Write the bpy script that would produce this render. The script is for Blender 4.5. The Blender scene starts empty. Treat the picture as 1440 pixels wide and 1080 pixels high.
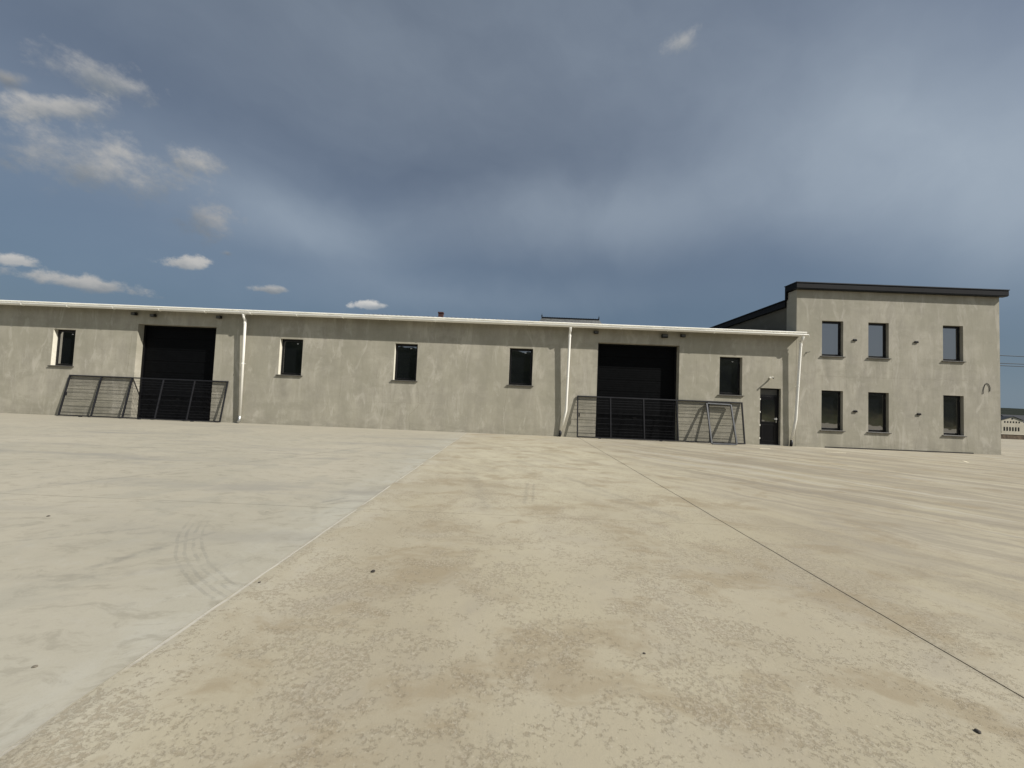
import bpy, bmesh, math, random
from mathutils import Vector, Matrix
random.seed(7)
S = bpy.context.scene
D = 16.47            # distance of the facade from the camera
H = 1.5              # camera height
T, K = 2.1, 2.14     # sun direction (T, -1, K)

# ------------------------------------------------------------------ camera
YAW, PITCH, ROLL = 0.00723674, 0.04216718, 0.0414094
def cam_axes():
    cy, sy, cp, sp = math.cos(YAW), math.sin(YAW), math.cos(PITCH), math.sin(PITCH)
    f = Vector((-sy*cp, cy*cp, sp)); r = Vector((cy, sy, 0)); u = r.cross(f)
    cr, sr = math.cos(ROLL), math.sin(ROLL)
    return cr*r + sr*u, -sr*r + cr*u, f
CR, CU, CF = cam_axes()
cd = bpy.data.cameras.new('camera'); cam = bpy.data.objects.new('camera', cd)
S.collection.objects.link(cam); S.camera = cam
cd.sensor_width = 36; cd.lens = 529.67/1440*36; cd.clip_start = .05; cd.clip_end = 6000
m3 = Matrix((CR, CU, -CF)).transposed()
cam.matrix_world = Matrix.Translation((0, 0, H)) @ m3.to_4x4()
def ray(x, y):       # direction (world) of a point of the photograph, used only to note where in the sky each cloud stands
    return (CF + (x-720)/529.67*CR - (y-540)/529.67*CU).normalized()

# ------------------------------------------------------------------ colour management
S.view_settings.view_transform = 'Standard'; S.view_settings.look = 'None'
S.view_settings.gamma = 1; S.view_settings.use_curve_mapping = False
S.view_settings.exposure = 0.30

# ------------------------------------------------------------------ node helper
class NT:
    def __init__(s, tree): s.t = tree; s.L = tree.links
    def n(s, typ, **kw):
        o = s.t.nodes.new(typ)
        for k, v in kw.items(): setattr(o, k, v)
        return o
    def put(s, sock, v):
        if v is None: return
        if isinstance(v, bpy.types.NodeSocket): s.L.new(v, sock)
        elif isinstance(v, (tuple, list, Vector)):
            v = tuple(v)
            if sock.type == 'RGBA' and len(v) == 3: v = v + (1,)
            sock.default_value = v
        else: sock.default_value = v
    def m(s, op, a, b=None, c=None, clamp=False):
        o = s.n('ShaderNodeMath', operation=op, use_clamp=clamp)
        s.put(o.inputs[0], a); s.put(o.inputs[1], b); s.put(o.inputs[2], c)
        return o.outputs[0]
    def v(s, op, a, b=None, scale=None):
        o = s.n('ShaderNodeVectorMath', operation=op)
        s.put(o.inputs[0], a); s.put(o.inputs[1], b)
        if scale is not None: s.put(o.inputs['Scale'], scale)
        return o.outputs[1] if op in ('DOT_PRODUCT', 'LENGTH', 'DISTANCE') else o.outputs[0]
    def noise(s, vec, scale, detail=4, rough=.55, dist=0, out=0):
        o = s.n('ShaderNodeTexNoise')
        s.put(o.inputs['Vector'], vec); s.put(o.inputs['Scale'], scale)
        o.inputs['Detail'].default_value = detail; o.inputs['Roughness'].default_value = rough
        o.inputs['Distortion'].default_value = dist
        return o.outputs[out]
    def ss(s, x, a, b, lo=0., hi=1.):
        o = s.n('ShaderNodeMapRange', interpolation_type='SMOOTHSTEP')
        s.put(o.inputs[0], x); s.put(o.inputs[1], a); s.put(o.inputs[2], b); s.put(o.inputs[3], lo); s.put(o.inputs[4], hi)
        return o.outputs[0]
    def mix(s, f, a, b, mode='MIX'):
        o = s.n('ShaderNodeMix', data_type='RGBA', blend_type=mode)
        s.put(o.inputs[0], f); s.put(o.inputs[6], a); s.put(o.inputs[7], b)
        return o.outputs[2]
    def xyz(s, a, b, c):
        o = s.n('ShaderNodeCombineXYZ'); s.put(o.inputs[0], a); s.put(o.inputs[1], b); s.put(o.inputs[2], c)
        return o.outputs[0]
    def sep(s, v):
        o = s.n('ShaderNodeSeparateXYZ'); s.put(o.inputs[0], v); return o.outputs
    def scl(s, v, t): return s.v('MULTIPLY', v, t)
    def mul(s, *a):
        r = a[0]
        for b in a[1:]: r = s.m('MULTIPLY', r, b)
        return r
    def max(s, *a):
        r = a[0]
        for b in a[1:]: r = s.m('MAXIMUM', r, b)
        return r

# ------------------------------------------------------------------ world: Nishita sky with thin cirrus and small cumulus
W = bpy.data.worlds.new('World'); S.world = W; W.use_nodes = True
wt = W.node_tree; wt.nodes.clear(); w = NT(wt)
SUN_DIR = Vector((T, -1, K)).normalized()
el = math.asin(SUN_DIR.z); az = math.atan2(SUN_DIR.x, SUN_DIR.y)
sky = w.n('ShaderNodeTexSky', sky_type='NISHITA'); sky.sun_disc = False
sky.sun_elevation = el; sky.sun_rotation = az; sky.altitude = 200
sky.air_density = 1.0; sky.dust_density = 1.6; sky.ozone_density = 1.5
d = w.n('ShaderNodeTexCoord').outputs['Generated']
d = w.v('NORMALIZE', d)
dx, dy, dz = w.sep(d)[:3]
SKY_STR = 0.06
def rad(c): return tuple(x/SKY_STR for x in c)
hs = w.n('ShaderNodeHueSaturation'); w.put(hs.inputs['Color'], sky.outputs[0])
hs.inputs['Saturation'].default_value = .88; hs.inputs['Value'].default_value = .90
col = w.mix(1.0, hs.outputs[0], (.98, .97, .95), 'MULTIPLY')
warp = w.v('SUBTRACT', w.noise(d, 2.4, 4, .55, 0, 1), (.5, .5, .5))
# stretch the detail noise along the wind so veils are drawn out
wind = Vector((.86, .50, .06)).normalized()
dd = w.v('SUBTRACT', d, w.v('SCALE', tuple(wind), scale=w.m('MULTIPLY', w.v('DOT_PRODUCT', d, tuple(wind)), .75)))
c1 = w.noise(w.v('ADD', dd, w.v('SCALE', warp, scale=.30)), 3.0, 6, .55)
dveil = w.v('NORMALIZE', w.v('ADD', d, w.v('SCALE', warp, scale=.17)))
def local(px, py, rx, ry, rot, dv):
    c = ray(px, py); a = math.radians(rot)
    ux = ray(px+math.cos(a)*rx, py+math.sin(a)*rx) - c
    vx = ray(px-math.sin(a)*ry, py+math.cos(a)*ry) - c
    o = w.v('SUBTRACT', dv, tuple(c))
    A_, B_, C_ = ux.dot(ux), ux.dot(vx), vx.dot(vx); dt = A_*C_-B_*B_      # dual basis: the two axes are not square to each other
    return c, w.v('DOT_PRODUCT', o, tuple((ux*C_-vx*B_)/dt)), w.v('DOT_PRODUCT', o, tuple((vx*A_-ux*B_)/dt))
veil = None
for px, py, rx, ry, rot, k in ((1330, 190, 520, 170, -4, .62), (1000, 285, 480, 80, -9, .18), (680, 325, 420, 55, -4, .22), (420, 325, 190, 44, 22, .20), (1500, 330, 600, 120, 0, .30), (700, -60, 1000, 260, 0, .20), (760, 170, 480, 170, 0, .22), (330, 300, 300, 80, 16, .10), (300, 260, 260, 70, 14, .10), (640, 415, 300, 30, 0, .22),
                               (2300, 200, 900, 400, 0, .5), (-1500, 100, 700, 300, 0, .3)):
    c, u, v = local(px, py, rx, ry, rot, dveil)
    q = w.mul(w.ss(w.v('LENGTH', w.xyz(u, v, 0)), 1.5, .0), w.m('GREATER_THAN', w.v('DOT_PRODUCT', d, tuple(c)), 0.), k)
    veil = q if veil is None else w.m('ADD', veil, q)
back = w.mul(w.ss(dy, .2, -.4), .70)
veil = w.m('ADD', veil, back)
cover = w.m('ADD', w.mul(veil, w.ss(c1, .2, .75, .82, 1.08)), w.m('MULTIPLY', w.ss(c1, .30, .75), .10), clamp=True)
col = w.mix(cover, col, rad((.318, .372, .432)))
col = w.mix(w.mul(w.ss(dz, .50, .05), .74, w.ss(dy, -.3, .3), w.m('SUBTRACT', 1.0, w.m('MULTIPLY', cover, .8))), col, rad((.072, .120, .180)))
col = w.mix(w.mul(w.ss(dz, .14, .0), .30), col, rad((.22, .29, .35)))
cn = w.noise(w.scl(d, (21, 21, 27)), 1.0, 7, .64)
cn2 = w.noise(w.v('ADD', w.scl(d, (13, 13, 20)), (5, 3, 1)), 1.0, 5, .6)
dwc = w.v('ADD', d, w.v('SCALE', warp, scale=.035))
def blob(px, py, rx, ry, rot, soft=1.0, flat=1.0, bright=1.0, amp=.9):
    global col
    c, u, v = local(px, py, rx, ry, rot, dwc)
    vv = w.m('MULTIPLY', v, w.m('ADD', 1.0, w.m('MULTIPLY', w.m('GREATER_THAN', v, 0), flat-1)))
    r = w.v('LENGTH', w.xyz(u, vv, 0))
    den = w.m('ADD', w.m('SUBTRACT', 1.0, r), w.m('MULTIPLY', w.m('SUBTRACT', cn, .5), 2.6*amp))
    al_ = w.mul(w.ss(den, .05, .05+.75*soft), w.m('GREATER_THAN', w.v('DOT_PRODUCT', d, tuple(c)), .5), w.ss(r, 1.9, 1.1))
    sh = w.ss(w.m('SUBTRACT', w.m('MULTIPLY', cn2, 1.3), w.m('MULTIPLY', v, .50)), .2, 1.05)
    cc = w.mix(sh, rad((.21*bright, .235*bright, .26*bright)), rad((.50*bright, .485*bright, .46*bright)))
    col = w.mix(w.m('MULTIPLY', al_, .85), col, cc)
for a in [
    # px, py, rx, ry, rot, softness, flat base, brightness
    (142, 112, 105, 30, 18, 1.5, 1.0, .88), (78, 156, 120, 27, 4, 1.3, 1.2, .86), (8, 112, 45, 14, 15, 1.6, 1, .6),
    (150, 236, 175, 54, 14, 1.5, 1.0, .84), (270, 232, 70, 24, 12, 1.4, 1.1, .82),
    (288, 314, 60, 38, 20, 1.7, 1.0, .68), (318, 359, 18, 7, 8, 1.3, 1.0, .64),
    (262, 374, 42, 15, 4, .7, 1.6, .92), (18, 371, 44, 17, 8, .7, 1.6, .96), (118, 404, 120, 15, 9, .9, 1.3, .84),
    (378, 409, 36, 8, 2, 1.0, 1.5, .85), (522, 431, 36, 9, 1, .7, 1.6, 1.15), (958, 57, 46, 22, -30, 1.7, 1.0, .95),
    (-150, 330, 120, 30, 8, 1.0, 1.3, .9), (-330, 180, 160, 40, 10, 1.3, 1.1, .85)]:
    blob(*a)
bg = w.n('ShaderNodeBackground'); w.put(bg.inputs[0], col); bg.inputs[1].default_value = SKY_STR
wo = w.n('ShaderNodeOutputWorld'); wt.links.new(bg.outputs[0], wo.inputs[0])

# ------------------------------------------------------------------ sun
sl = bpy.data.lights.new('sun', 'SUN'); sl.energy = 5.0; sl.angle = math.radians(.55); sl.color = (1, .955, .885)
so = bpy.data.objects.new('sun', sl); S.collection.objects.link(so)
so.rotation_euler = SUN_DIR.to_track_quat('Z', 'Y').to_euler(); so.location = (20, -10, 20)

# ------------------------------------------------------------------ materials
def new_mat(name):
    m = bpy.data.materials.new(name); m.use_nodes = True
    nt = NT(m.node_tree); b = m.node_tree.nodes['Principled BSDF']
    return m, nt, b
def P(nt): return nt.n('ShaderNodeTexCoord').outputs['Object']
def pos(nt): return nt.n('ShaderNodeNewGeometry').outputs['Position']
def bump(nt, b, h, dist=.01, strength=1.0):
    o = nt.n('ShaderNodeBump'); o.inputs['Strength'].default_value = strength; o.inputs['Distance'].default_value = dist
    nt.put(o.inputs['Height'], h); nt.L.new(o.outputs[0], b.inputs['Normal'])
def simple(name, c, rough=.5, metal=0., var=.15, scale=6., spec=.5, bmp=0.):
    m, nt, b = new_mat(name)
    n = nt.noise(pos(nt), scale, 5, .6)
    f = nt.ss(n, .3, .7)
    nt.put(b.inputs['Base Color'], nt.mix(f, tuple(x*(1-var) for x in c), tuple(min(1, x*(1+var)) for x in c)))
    nt.put(b.inputs['Roughness'], nt.m('ADD', rough-.06, nt.m('MULTIPLY', n, .12)))
    b.inputs['Metallic'].default_value = metal; b.inputs['Specular IOR Level'].default_value = spec
    if bmp: bump(nt, b, n, bmp)
    return m

def capsule(nt, p2, a, b, wid, soft):
    """mask of a line from a to b in the plane given by p2 (a vector socket with z = 0)"""
    a = Vector((a[0], a[1], 0)); b = Vector((b[0], b[1], 0)); ab = b-a; l2 = ab.length_squared
    o = nt.v('SUBTRACT', p2, tuple(a))
    t = nt.m('MULTIPLY', nt.v('DOT_PRODUCT', o, tuple(ab)), 1/l2, clamp=True)
    q = nt.v('SUBTRACT', o, nt.v('SCALE', tuple(ab), scale=t))
    return nt.ss(nt.v('LENGTH', q), wid+soft, max(wid-soft, 0))

def wall_material(name, sills=(), tone=1.0, base=(.372, .348, .286), cracks=()):
    m, nt, b = new_mat(name)
    p = pos(nt); x, y, z = nt.sep(p)[:3]
    xz = nt.xyz(x, z, nt.m('MULTIPLY', y, .5))
    wv = nt.v('ADD', xz, nt.v('SCALE', nt.v('SUBTRACT', nt.noise(xz, .9, 3, .5, 0, 1), (.5, .5, .5)), scale=.22))
    big = nt.noise(xz, .42, 6, .66)
    streak = nt.noise(nt.scl(wv, (2.3, .55, 1)), 1.0, 7, .68)
    streak2 = nt.noise(nt.scl(xz, (11, .5, 1)), 1.0, 5, .6)
    trowel = nt.noise(wv, 2.1, 7, .70, .9)
    fine = nt.noise(xz, 24, 5, .7)
    grain = nt.noise(xz, 130, 3, .6)
    band = nt.noise(nt.scl(xz, (.12, 2.4, 1)), 1.0, 4, .5)
    c = tuple(v*tone for v in base)
    dk = tuple(v*.80 for v in c); lt = (min(1, c[0]*1.12), min(1, c[1]*1.12), min(1, c[2]*1.10))
    col = nt.mix(nt.ss(streak, .30, .72), dk, lt)
    col = nt.mix(nt.m('MULTIPLY', nt.ss(trowel, .40, .66), .50), col, (c[0]*1.10, c[1]*1.10, c[2]*1.10))
    col = nt.mix(nt.m('MULTIPLY', nt.ss(trowel, .46, .30), .50), col, (c[0]*.80, c[1]*.80, c[2]*.77))
    col = nt.mix(nt.m('MULTIPLY', nt.ss(big, .42, .62), .60), col, (c[0]*.80, c[1]*.81, c[2]*.76))
    col = nt.mix(nt.m('MULTIPLY', nt.ss(streak2, .52, .78), .32), col, (c[0]*.66, c[1]*.66, c[2]*.62))
    col = nt.mix(nt.m('MULTIPLY', nt.ss(band, .54, .72), .22), col, (c[0]*.74, c[1]*.74, c[2]*.73))
    col = nt.mix(nt.m('MULTIPLY', nt.ss(fine, .55, .8), .25), col, (c[0]*.72, c[1]*.72, c[2]*.70))
    # lime blooms in upright smears
    bloom = nt.mul(nt.ss(nt.noise(nt.scl(xz, (1.6, .5, 1)), 1.3, 5, .7, .8), .52, .68), .50)
    col = nt.mix(nt.mul(nt.ss(nt.noise(nt.scl(xz, (.55, 1.1, 1)), .9, 7, .75), .50, .64), .55), col, (c[0]*.76, c[1]*.77, c[2]*.73))
    col = nt.mix(bloom, col, (c[0]*1.38, c[1]*1.38, c[2]*1.42))
    # splash and damp at the foot
    foot = nt.mul(nt.ss(z, .55, .0), nt.ss(nt.noise(nt.scl(xz, (2, 5, 1)), 1, 4, .6), .35, .65), .50)
    col = nt.mix(foot, col, (c[0]*.62, c[1]*.62, c[2]*.60))
    # runs under the window sills
    if sills:
        p2 = nt.xyz(x, z, 0)
        pw = nt.v('ADD', p2, nt.v('SCALE', nt.v('SUBTRACT', nt.noise(nt.scl(xz, (3, 1, 1)), 1.5, 3, .5, 0, 1), (.5, .5, 0)), scale=.12))
        runs = None; darks = None
        for (x0, x1, zs) in sills:
            for k, (xx, ln) in enumerate(((x0+.02, random.uniform(.3, 1.0)), (x1-.02, random.uniform(.5, 1.3)))):
                q = capsule(nt, pw, (xx, zs-.08), (xx+random.uniform(-.05, .05), zs-ln), .02, .09)
                runs = q if runs is None else nt.max(runs, q)
            q = capsule(nt, pw, (random.uniform(x0+.15, x1-.15), zs-.1), (random.uniform(x0+.2, x1-.2), zs-.9), .07, .2)
            darks = q if darks is None else nt.max(darks, q)
        col = nt.mix(nt.mul(runs, nt.ss(streak2, .25, .6), .62), col, (c[0]*1.4, c[1]*1.4, c[2]*1.4))
        col = nt.mix(nt.mul(darks, .38), col, (c[0]*.6, c[1]*.6, c[2]*.58))
    # hairline cracks and day joints in the render
    pc = nt.v('ADD', nt.xyz(x, z, 0), nt.v('SCALE', nt.v('MULTIPLY', nt.v('SUBTRACT', nt.noise(xz, 2.6, 5, .7, 0, 1), (.5, .5, .5)), (1, 1, 0)), scale=.16))
    cr = None
    for a_, b_, k in cracks:
        q = nt.mul(capsule(nt, pc, a_, b_, .004, .012), k); cr = q if cr is None else nt.max(cr, q)
    if cr is not None: col = nt.mix(nt.mul(cr, nt.ss(fine, .35, .55)), col, (c[0]*.42, c[1]*.40, c[2]*.34))
    col = nt.mix(nt.m('MULTIPLY', nt.ss(grain, .3, .7), .12), col, tuple(v*.8 for v in c))
    nt.put(b.inputs['Base Color'], col)
    b.inputs['Roughness'].default_value = .92; b.inputs['Specular IOR Level'].default_value = .2
    h = nt.m('ADD', nt.m('MULTIPLY', trowel, .8), nt.m('ADD', nt.m('MULTIPLY', fine, .22), nt.m('MULTIPLY', grain, .05)))
    bump(nt, b, h, .012, .55)
    return m

def ground_material():
    m, nt, b = new_mat('yard concrete')
    p = pos(nt); x, y, z = nt.sep(p)[:3]; p2 = nt.xyz(x, y, 0)
    wn = nt.v('SUBTRACT', nt.noise(p2, .7, 4, .6, 0, 1), (.5, .5, .5))
    pw = nt.v('ADD', p2, nt.v('SCALE', nt.v('MULTIPLY', wn, (1, 1, 0)), scale=.9))
    left = nt.ss(x, -1.994, -2.002)                     # the bay poured apart, greyer
    right = nt.ss(x, 2.6, 5.2)
    big = nt.noise(pw, .35, 5, .58); mid = nt.noise(pw, 1.3, 6, .62)
    fine = nt.noise(p2, 9, 6, .68); grain = nt.noise(p2, 90, 3, .7)
    # ---- older, yellowish bays
    A = (0.276, 0.243, 0.174); Ad = (0.215, 0.191, 0.150); Al = (0.340, 0.307, 0.229); Ay = (0.340, 0.306, 0.218)
    ca = nt.mix(nt.ss(big, .33, .68), A, Al)
    ca = nt.mix(nt.mul(nt.ss(mid, .48, .72), .55), ca, (0.257, 0.231, 0.185))
    yel = nt.mul(nt.ss(nt.noise(pw, .5, 3, .5), .45, .62), .5)
    ca = nt.mix(yel, ca, Ay)
    pale = nt.mul(nt.ss(nt.v('LENGTH', nt.v('MULTIPLY', nt.v('SUBTRACT', pw, (.6, 9.8, 0)), (.30, .17, 0))), 1.25, .3), nt.ss(mid, .25, .6), .75)
    ca = nt.mix(pale, ca, (.415, .382, .283))
    ca = nt.mix(nt.mul(nt.ss(x, -1.2, -1.98), nt.ss(mid, .36, .60), .55), ca, (.385, .360, .290))
    # brown stains, in patches
    st = nt.mul(nt.ss(nt.noise(nt.v('ADD', nt.scl(pw, (.9, 1.5, 1)), (3.1, 9.4, 0)), 1.0, 7, .70), .49, .64), .72)
    ca = nt.mix(st, ca, (0.240, 0.198, 0.130))
    # flaking laitance: small dark scabs gathered in patches
    pf = nt.v('ADD', p2, nt.v('SCALE', nt.v('SUBTRACT', nt.noise(p2, 60, 2, .6, 0, 1), (.5, .5, .5)), scale=.02))
    patch = nt.noise(pw, 1.15, 8, .74); clump = nt.noise(p2, 6.5, 4, .65)
    dens = nt.m('ADD', nt.m('MULTIPLY', nt.m('SUBTRACT', patch, .5), .85), nt.m('MULTIPLY', nt.m('SUBTRACT', clump, .5), .55))
    near = nt.mul(nt.ss(y, 11., 4.0, .25, 1.0), nt.ss(x, 5.5, 2.0, .40, 1.0))
    scab = nt.ss(nt.m('ADD', nt.noise(nt.scl(pf, (1, 1.1, 1)), 31, 7, .74), dens), .515, .635)
    ca = nt.mix(nt.mul(scab, near, .56), ca, (0.200, 0.165, 0.110))
    scab2 = nt.ss(nt.m('ADD', nt.noise(pf, 52, 5, .7), dens), .57, .67)
    ca = nt.mix(nt.mul(scab2, near, .38), ca, (0.400, 0.365, 0.290))
    # long wavy trowel and wash marks running away to the right
    ang = math.radians(-50)
    ux = nt.v('DOT_PRODUCT', pw, (math.cos(ang), math.sin(ang), 0)); uy = nt.v('DOT_PRODUCT', pw, (-math.sin(ang), math.cos(ang), 0))
    uyc = nt.m('ADD', uy, nt.m('MULTIPLY', nt.m('POWER', nt.m('MAXIMUM', nt.m('SUBTRACT', ux, 0.0), 0.), 1.6), .05))
    sv = nt.xyz(nt.m('MULTIPLY', ux, .13), nt.m('MULTIPLY', uyc, 1.75), 0)
    s1 = nt.noise(sv, 1.0, 5, .6); s2 = nt.noise(nt.scl(sv, (1.5, 3.2, 1)), 1.0, 5, .6)
    reach = nt.m('ADD', nt.mul(right, .85), nt.mul(nt.ss(y, 5., 9.), .30), clamp=True)
    ca = nt.mix(nt.mul(nt.ss(s1, .46, .60), reach, .60), ca, (0.200, 0.178, 0.138))
    ca = nt.mix(nt.mul(nt.ss(s1, .46, .34), reach, .60), ca, (0.353, 0.331, 0.275))
    ca = nt.mix(nt.mul(nt.ss(s2, .48, .64), reach, .60), ca, (0.210, 0.186, 0.146))
    # dusty apron by the facade
    ca = nt.mix(nt.mul(nt.ss(y, 12.0, 15.8), nt.ss(mid, .3, .65), .35), ca, (0.346, 0.324, 0.270))
    # ---- left bay: smoother and greyer
    B = (0.305, 0.284, 0.224); Bb = (0.306, 0.293, 0.238); Bp = (0.340, 0.313, 0.248)
    cb = nt.mix(nt.ss(big, .35, .65), B, Bp)
    cool = nt.m('MAXIMUM', nt.ss(nt.m('SUBTRACT', x, nt.m('MULTIPLY', nt.m('SUBTRACT', mid, .5), .8)), -3.3, -2.1), nt.ss(y, 3.4, 1.6), clamp=True)
    cb = nt.mix(nt.mul(cool, .50), cb, Bb)
    cb = nt.mix(nt.mul(nt.ss(x, -2.9, -2.02), nt.ss(mid, .44, .60), .55), cb, (0.400, 0.388, 0.335))
    lf = nt.noise(nt.scl(pw, (1.2, 2.6, 1)), 2.2, 7, .74)
    cb = nt.mix(nt.mul(nt.ss(lf, .50, .64), .60), cb, (0.235, 0.218, 0.170))
    cb = nt.mix(nt.mul(nt.ss(lf, .46, .34), .40), cb, (0.335, 0.318, 0.268))
    lv = nt.xyz(nt.m('MULTIPLY', x, .22), nt.m('MULTIPLY', y, 1.1), 4)
    l1 = nt.noise(nt.v('ADD', lv, nt.v('SCALE', wn, scale=.5)), 1.0, 6, .62)
    cb = nt.mix(nt.mul(nt.ss(l1, .50, .68), nt.ss(y, 2.5, 7.5, .35, .95)), cb, (0.243, 0.231, 0.196))
    cb = nt.mix(nt.mul(nt.ss(mid, .50, .64), .40), cb, (0.262, 0.252, 0.208))
    cb = nt.mix(nt.mul(nt.ss(y, 12., 15.5), .45), cb, (0.288, 0.265, 0.212))
    # tyre marks and scuffs
    pt = nt.v('ADD', p2, nt.v('SCALE', nt.v('SUBTRACT', nt.noise(p2, 5, 2, .5, 0, 1), (.5, .5, .5)), scale=.05))
    pt = nt.v('MULTIPLY', pt, (1, 1, 0))
    # curved tread track: circle through three points on the slab
    cx, cy, R = 0.97, 6.05, 4.48
    def circ(p, q, r):
        ax, ay, bx, by, cx_, cy_ = *p, *q, *r
        dd = 2*(ax*(by-cy_)+bx*(cy_-ay)+cx_*(ay-by))
        X = ((ax*ax+ay*ay)*(by-cy_)+(bx*bx+by*by)*(cy_-ay)+(cx_*cx_+cy_*cy_)*(ay-by))/dd
        Y = ((ax*ax+ay*ay)*(cx_-bx)+(bx*bx+by*by)*(ax-cx_)+(cx_*cx_+cy_*cy_)*(bx-ax))/dd
        return X, Y, math.hypot(ax-X, ay-Y)
    cx, cy, R = circ((-3.52, 4.31), (-2.82, 3.38), (-2.02, 2.78))
    rr = nt.m('SUBTRACT', nt.v('DISTANCE', pt, (cx, cy, 0)), R)
    tread = nt.mul(nt.ss(nt.m('ABSOLUTE', rr), .135, .11), nt.ss(nt.m('SINE', nt.m('MULTIPLY', rr, 2*math.pi/.062)), -.1, .6), nt.ss(y, 4.6, 3.9), nt.ss(y, 2.55, 2.75), nt.ss(x, -1.99, -2.02), nt.ss(fine, .36, .56), nt.ss(x, -4.2, -3.4))
    marks = nt.mul(tread, .24)
    for a_, b_, wd, sf, k in (((-6.9, 4.75), (-4.9, 8.75), .035, .05, .36), ((-4.9, 8.75), (-3.9, 11.2), .05, .06, .30), ((-8.6, 4.95), (-6.6, 9.9), .02, .04, .32),
                              ((-4.7, 3.45), (-3.75, 4.02), .015, .03, .35), ((-3.36, 3.12), (-3.22, 3.52), .05, .05, .45), ((-3.22, 3.52), (-3.05, 3.95), .015, .04, .35),
                              ((-2.55, 5.2), (-2.36, 5.42), .03, .04, .55), ((-2.44, 5.12), (-2.24, 5.3), .02, .03, .5), ((-2.5, 4.9), (-2.3, 4.45), .02, .04, .22),
                              ((-3.9, 2.85), (-3.0, 3.02), .05, .12, .22), ((-2.9, 3.1), (-2.35, 3.3), .03, .10, .25),
                              ((-12.5, 8.0), (-7.0, 9.5), .03, .06, .30), ((-15.5, 9.5), (-9.5, 11.3), .04, .10, .30), ((-7.5, 12.4), (-3.4, 14.4), .04, .10, .30),
                              ((-2.2, 1.05), (-1.98, 1.25), .02, .06, .25)):
        q = nt.mul(capsule(nt, pt, a_, b_, wd, sf), nt.ss(fine, .34, .60), k*.75)
        marks = nt.max(marks, q)
    cb = nt.mix(marks, cb, (0.126, 0.124, 0.111))
    # curved rub marks on the middle bay
    marks2 = None
    for a_, b_, wd, sf, k in (((.30, 6.9), (.22, 5.6), .02, .04, .30), ((.42, 6.9), (.34, 5.7), .01, .03, .25), ((1.1, 7.6), (1.9, 6.0), .04, .10, .25), ((-.9, 8.0), (-.3, 5.2), .05, .2, .18),
                              ((1.3, 6.6), (2.3, 5.1), .03, .12, .20), ((.1, 9.5), (.9, 8.2), .05, .15, .22)):
        q = nt.mul(capsule(nt, pt, a_, b_, wd, sf), nt.ss(fine, .30, .55), k)
        marks2 = q if marks2 is None else nt.max(marks2, q)
    ca = nt.mix(marks2, ca, (0.142, 0.131, 0.109))
    # spots
    sp = nt.ss(nt.noise(p2, 4.2, 2, .5), .77, .80); sp2 = nt.ss(nt.noise(p2, 11, 2, .5), .80, .83)
    col = nt.mix(left, ca, cb)
    col = nt.mix(nt.mul(nt.max(sp, sp2), .5), col, (0.127, 0.116, 0.093))
    # lip of slurry along the left joint
    wob = nt.m('ADD', x, nt.m('MULTIPLY', nt.m('SUBTRACT', nt.noise(nt.xyz(0, y, 0), 3.0, 3, .6), .5), .035))
    lip = nt.mul(nt.ss(nt.m('ABSOLUTE', nt.m('ADD', wob, 1.985)), .016, .006), nt.ss(nt.noise(nt.xyz(3, y, 0), 1.3, 3, .6), .38, .5))
    col = nt.mix(nt.mul(lip, .8), col, (0.455, 0.432, 0.376))
    dirt = nt.mul(nt.ss(nt.m('ABSOLUTE', nt.m('ADD', wob, 1.96)), .10, .0), nt.ss(mid, .35, .6), .30)
    col = nt.mix(dirt, col, (0.201, 0.184, 0.145))
    j2 = nt.mul(nt.ss(nt.m('ABSOLUTE', nt.m('SUBTRACT', x, 2.83)), .05, .0), nt.ss(mid, .3, .6), .35)
    col = nt.mix(j2, col, (0.193, 0.173, 0.137))
    col = nt.mix(nt.mul(nt.ss(grain, .52, .75), nt.ss(y, 9, 3), .22), col, (0.187, 0.173, 0.142))
    col = nt.mix(nt.mul(nt.ss(fine, .5, .75), .22), col, (0.217, 0.200, 0.164))
    nt.put(b.inputs['Base Color'], col)
    b.inputs['Roughness'].default_value = .88; b.inputs['Specular IOR Level'].default_value = .25
    h = nt.m('ADD', nt.m('MULTIPLY', fine, .5), nt.m('ADD', nt.m('MULTIPLY', grain, .16), nt.mul(scab, near, nt.m('SUBTRACT', 1.0, left), -.22)))
    bump(nt, b, h, .006, .8)
    return m

SILLS_A = [(-20.5, -19.53, 2.17), (-10.40, -9.40, 2.17), (-5.33, -4.33, 2.15), (-.27, .75, 2.15), (8.91, 9.91, 2.10)]
SILLS_B = [(13.35, 14.28, 3.97), (15.37, 16.26, 3.97), (18.60, 19.50, 3.97), (13.35, 14.28, .72), (15.37, 16.26, .72), (18.60, 19.50, .72)]
M = {}
CR_A = (((-17.02, 3.7), (-17.15, .5), .6), ((9.96, 2.05), (9.98, .1), .6), ((-4.25, 2.1), (-4.15, 1.1), .6), ((-4.15, 1.1), (-4.6, .6), .5), ((-4.6, .6), (-4.5, .05), .5), ((-7.6, 2.4), (-7.65, 1.3), .4),
        ((-6.2, 1.15), (-3.2, 1.2), .35), ((-13.0, 4.1), (-12.9, 2.6), .4), ((7.9, 3.6), (7.95, 2.0), .35), ((-.3, 2.1), (-.5, .4), .4))
CR_B = (((14.4, 3.9), (14.45, 2.55), .5), ((16.4, 3.9), (16.5, .1), .45), ((13.2, 3.1), (19.8, 3.15), .35), ((17.6, 1.3), (17.4, .1), .4), ((19.6, .7), (19.7, .1), .5), ((12.7, 2.2), (12.9, .8), .35))
M['wall'] = wall_material('warehouse render', SILLS_A, 1.0, cracks=CR_A)
M['wall2'] = wall_material('office render', SILLS_B, 1.0, (.352, .330, .274), CR_B)
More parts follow.
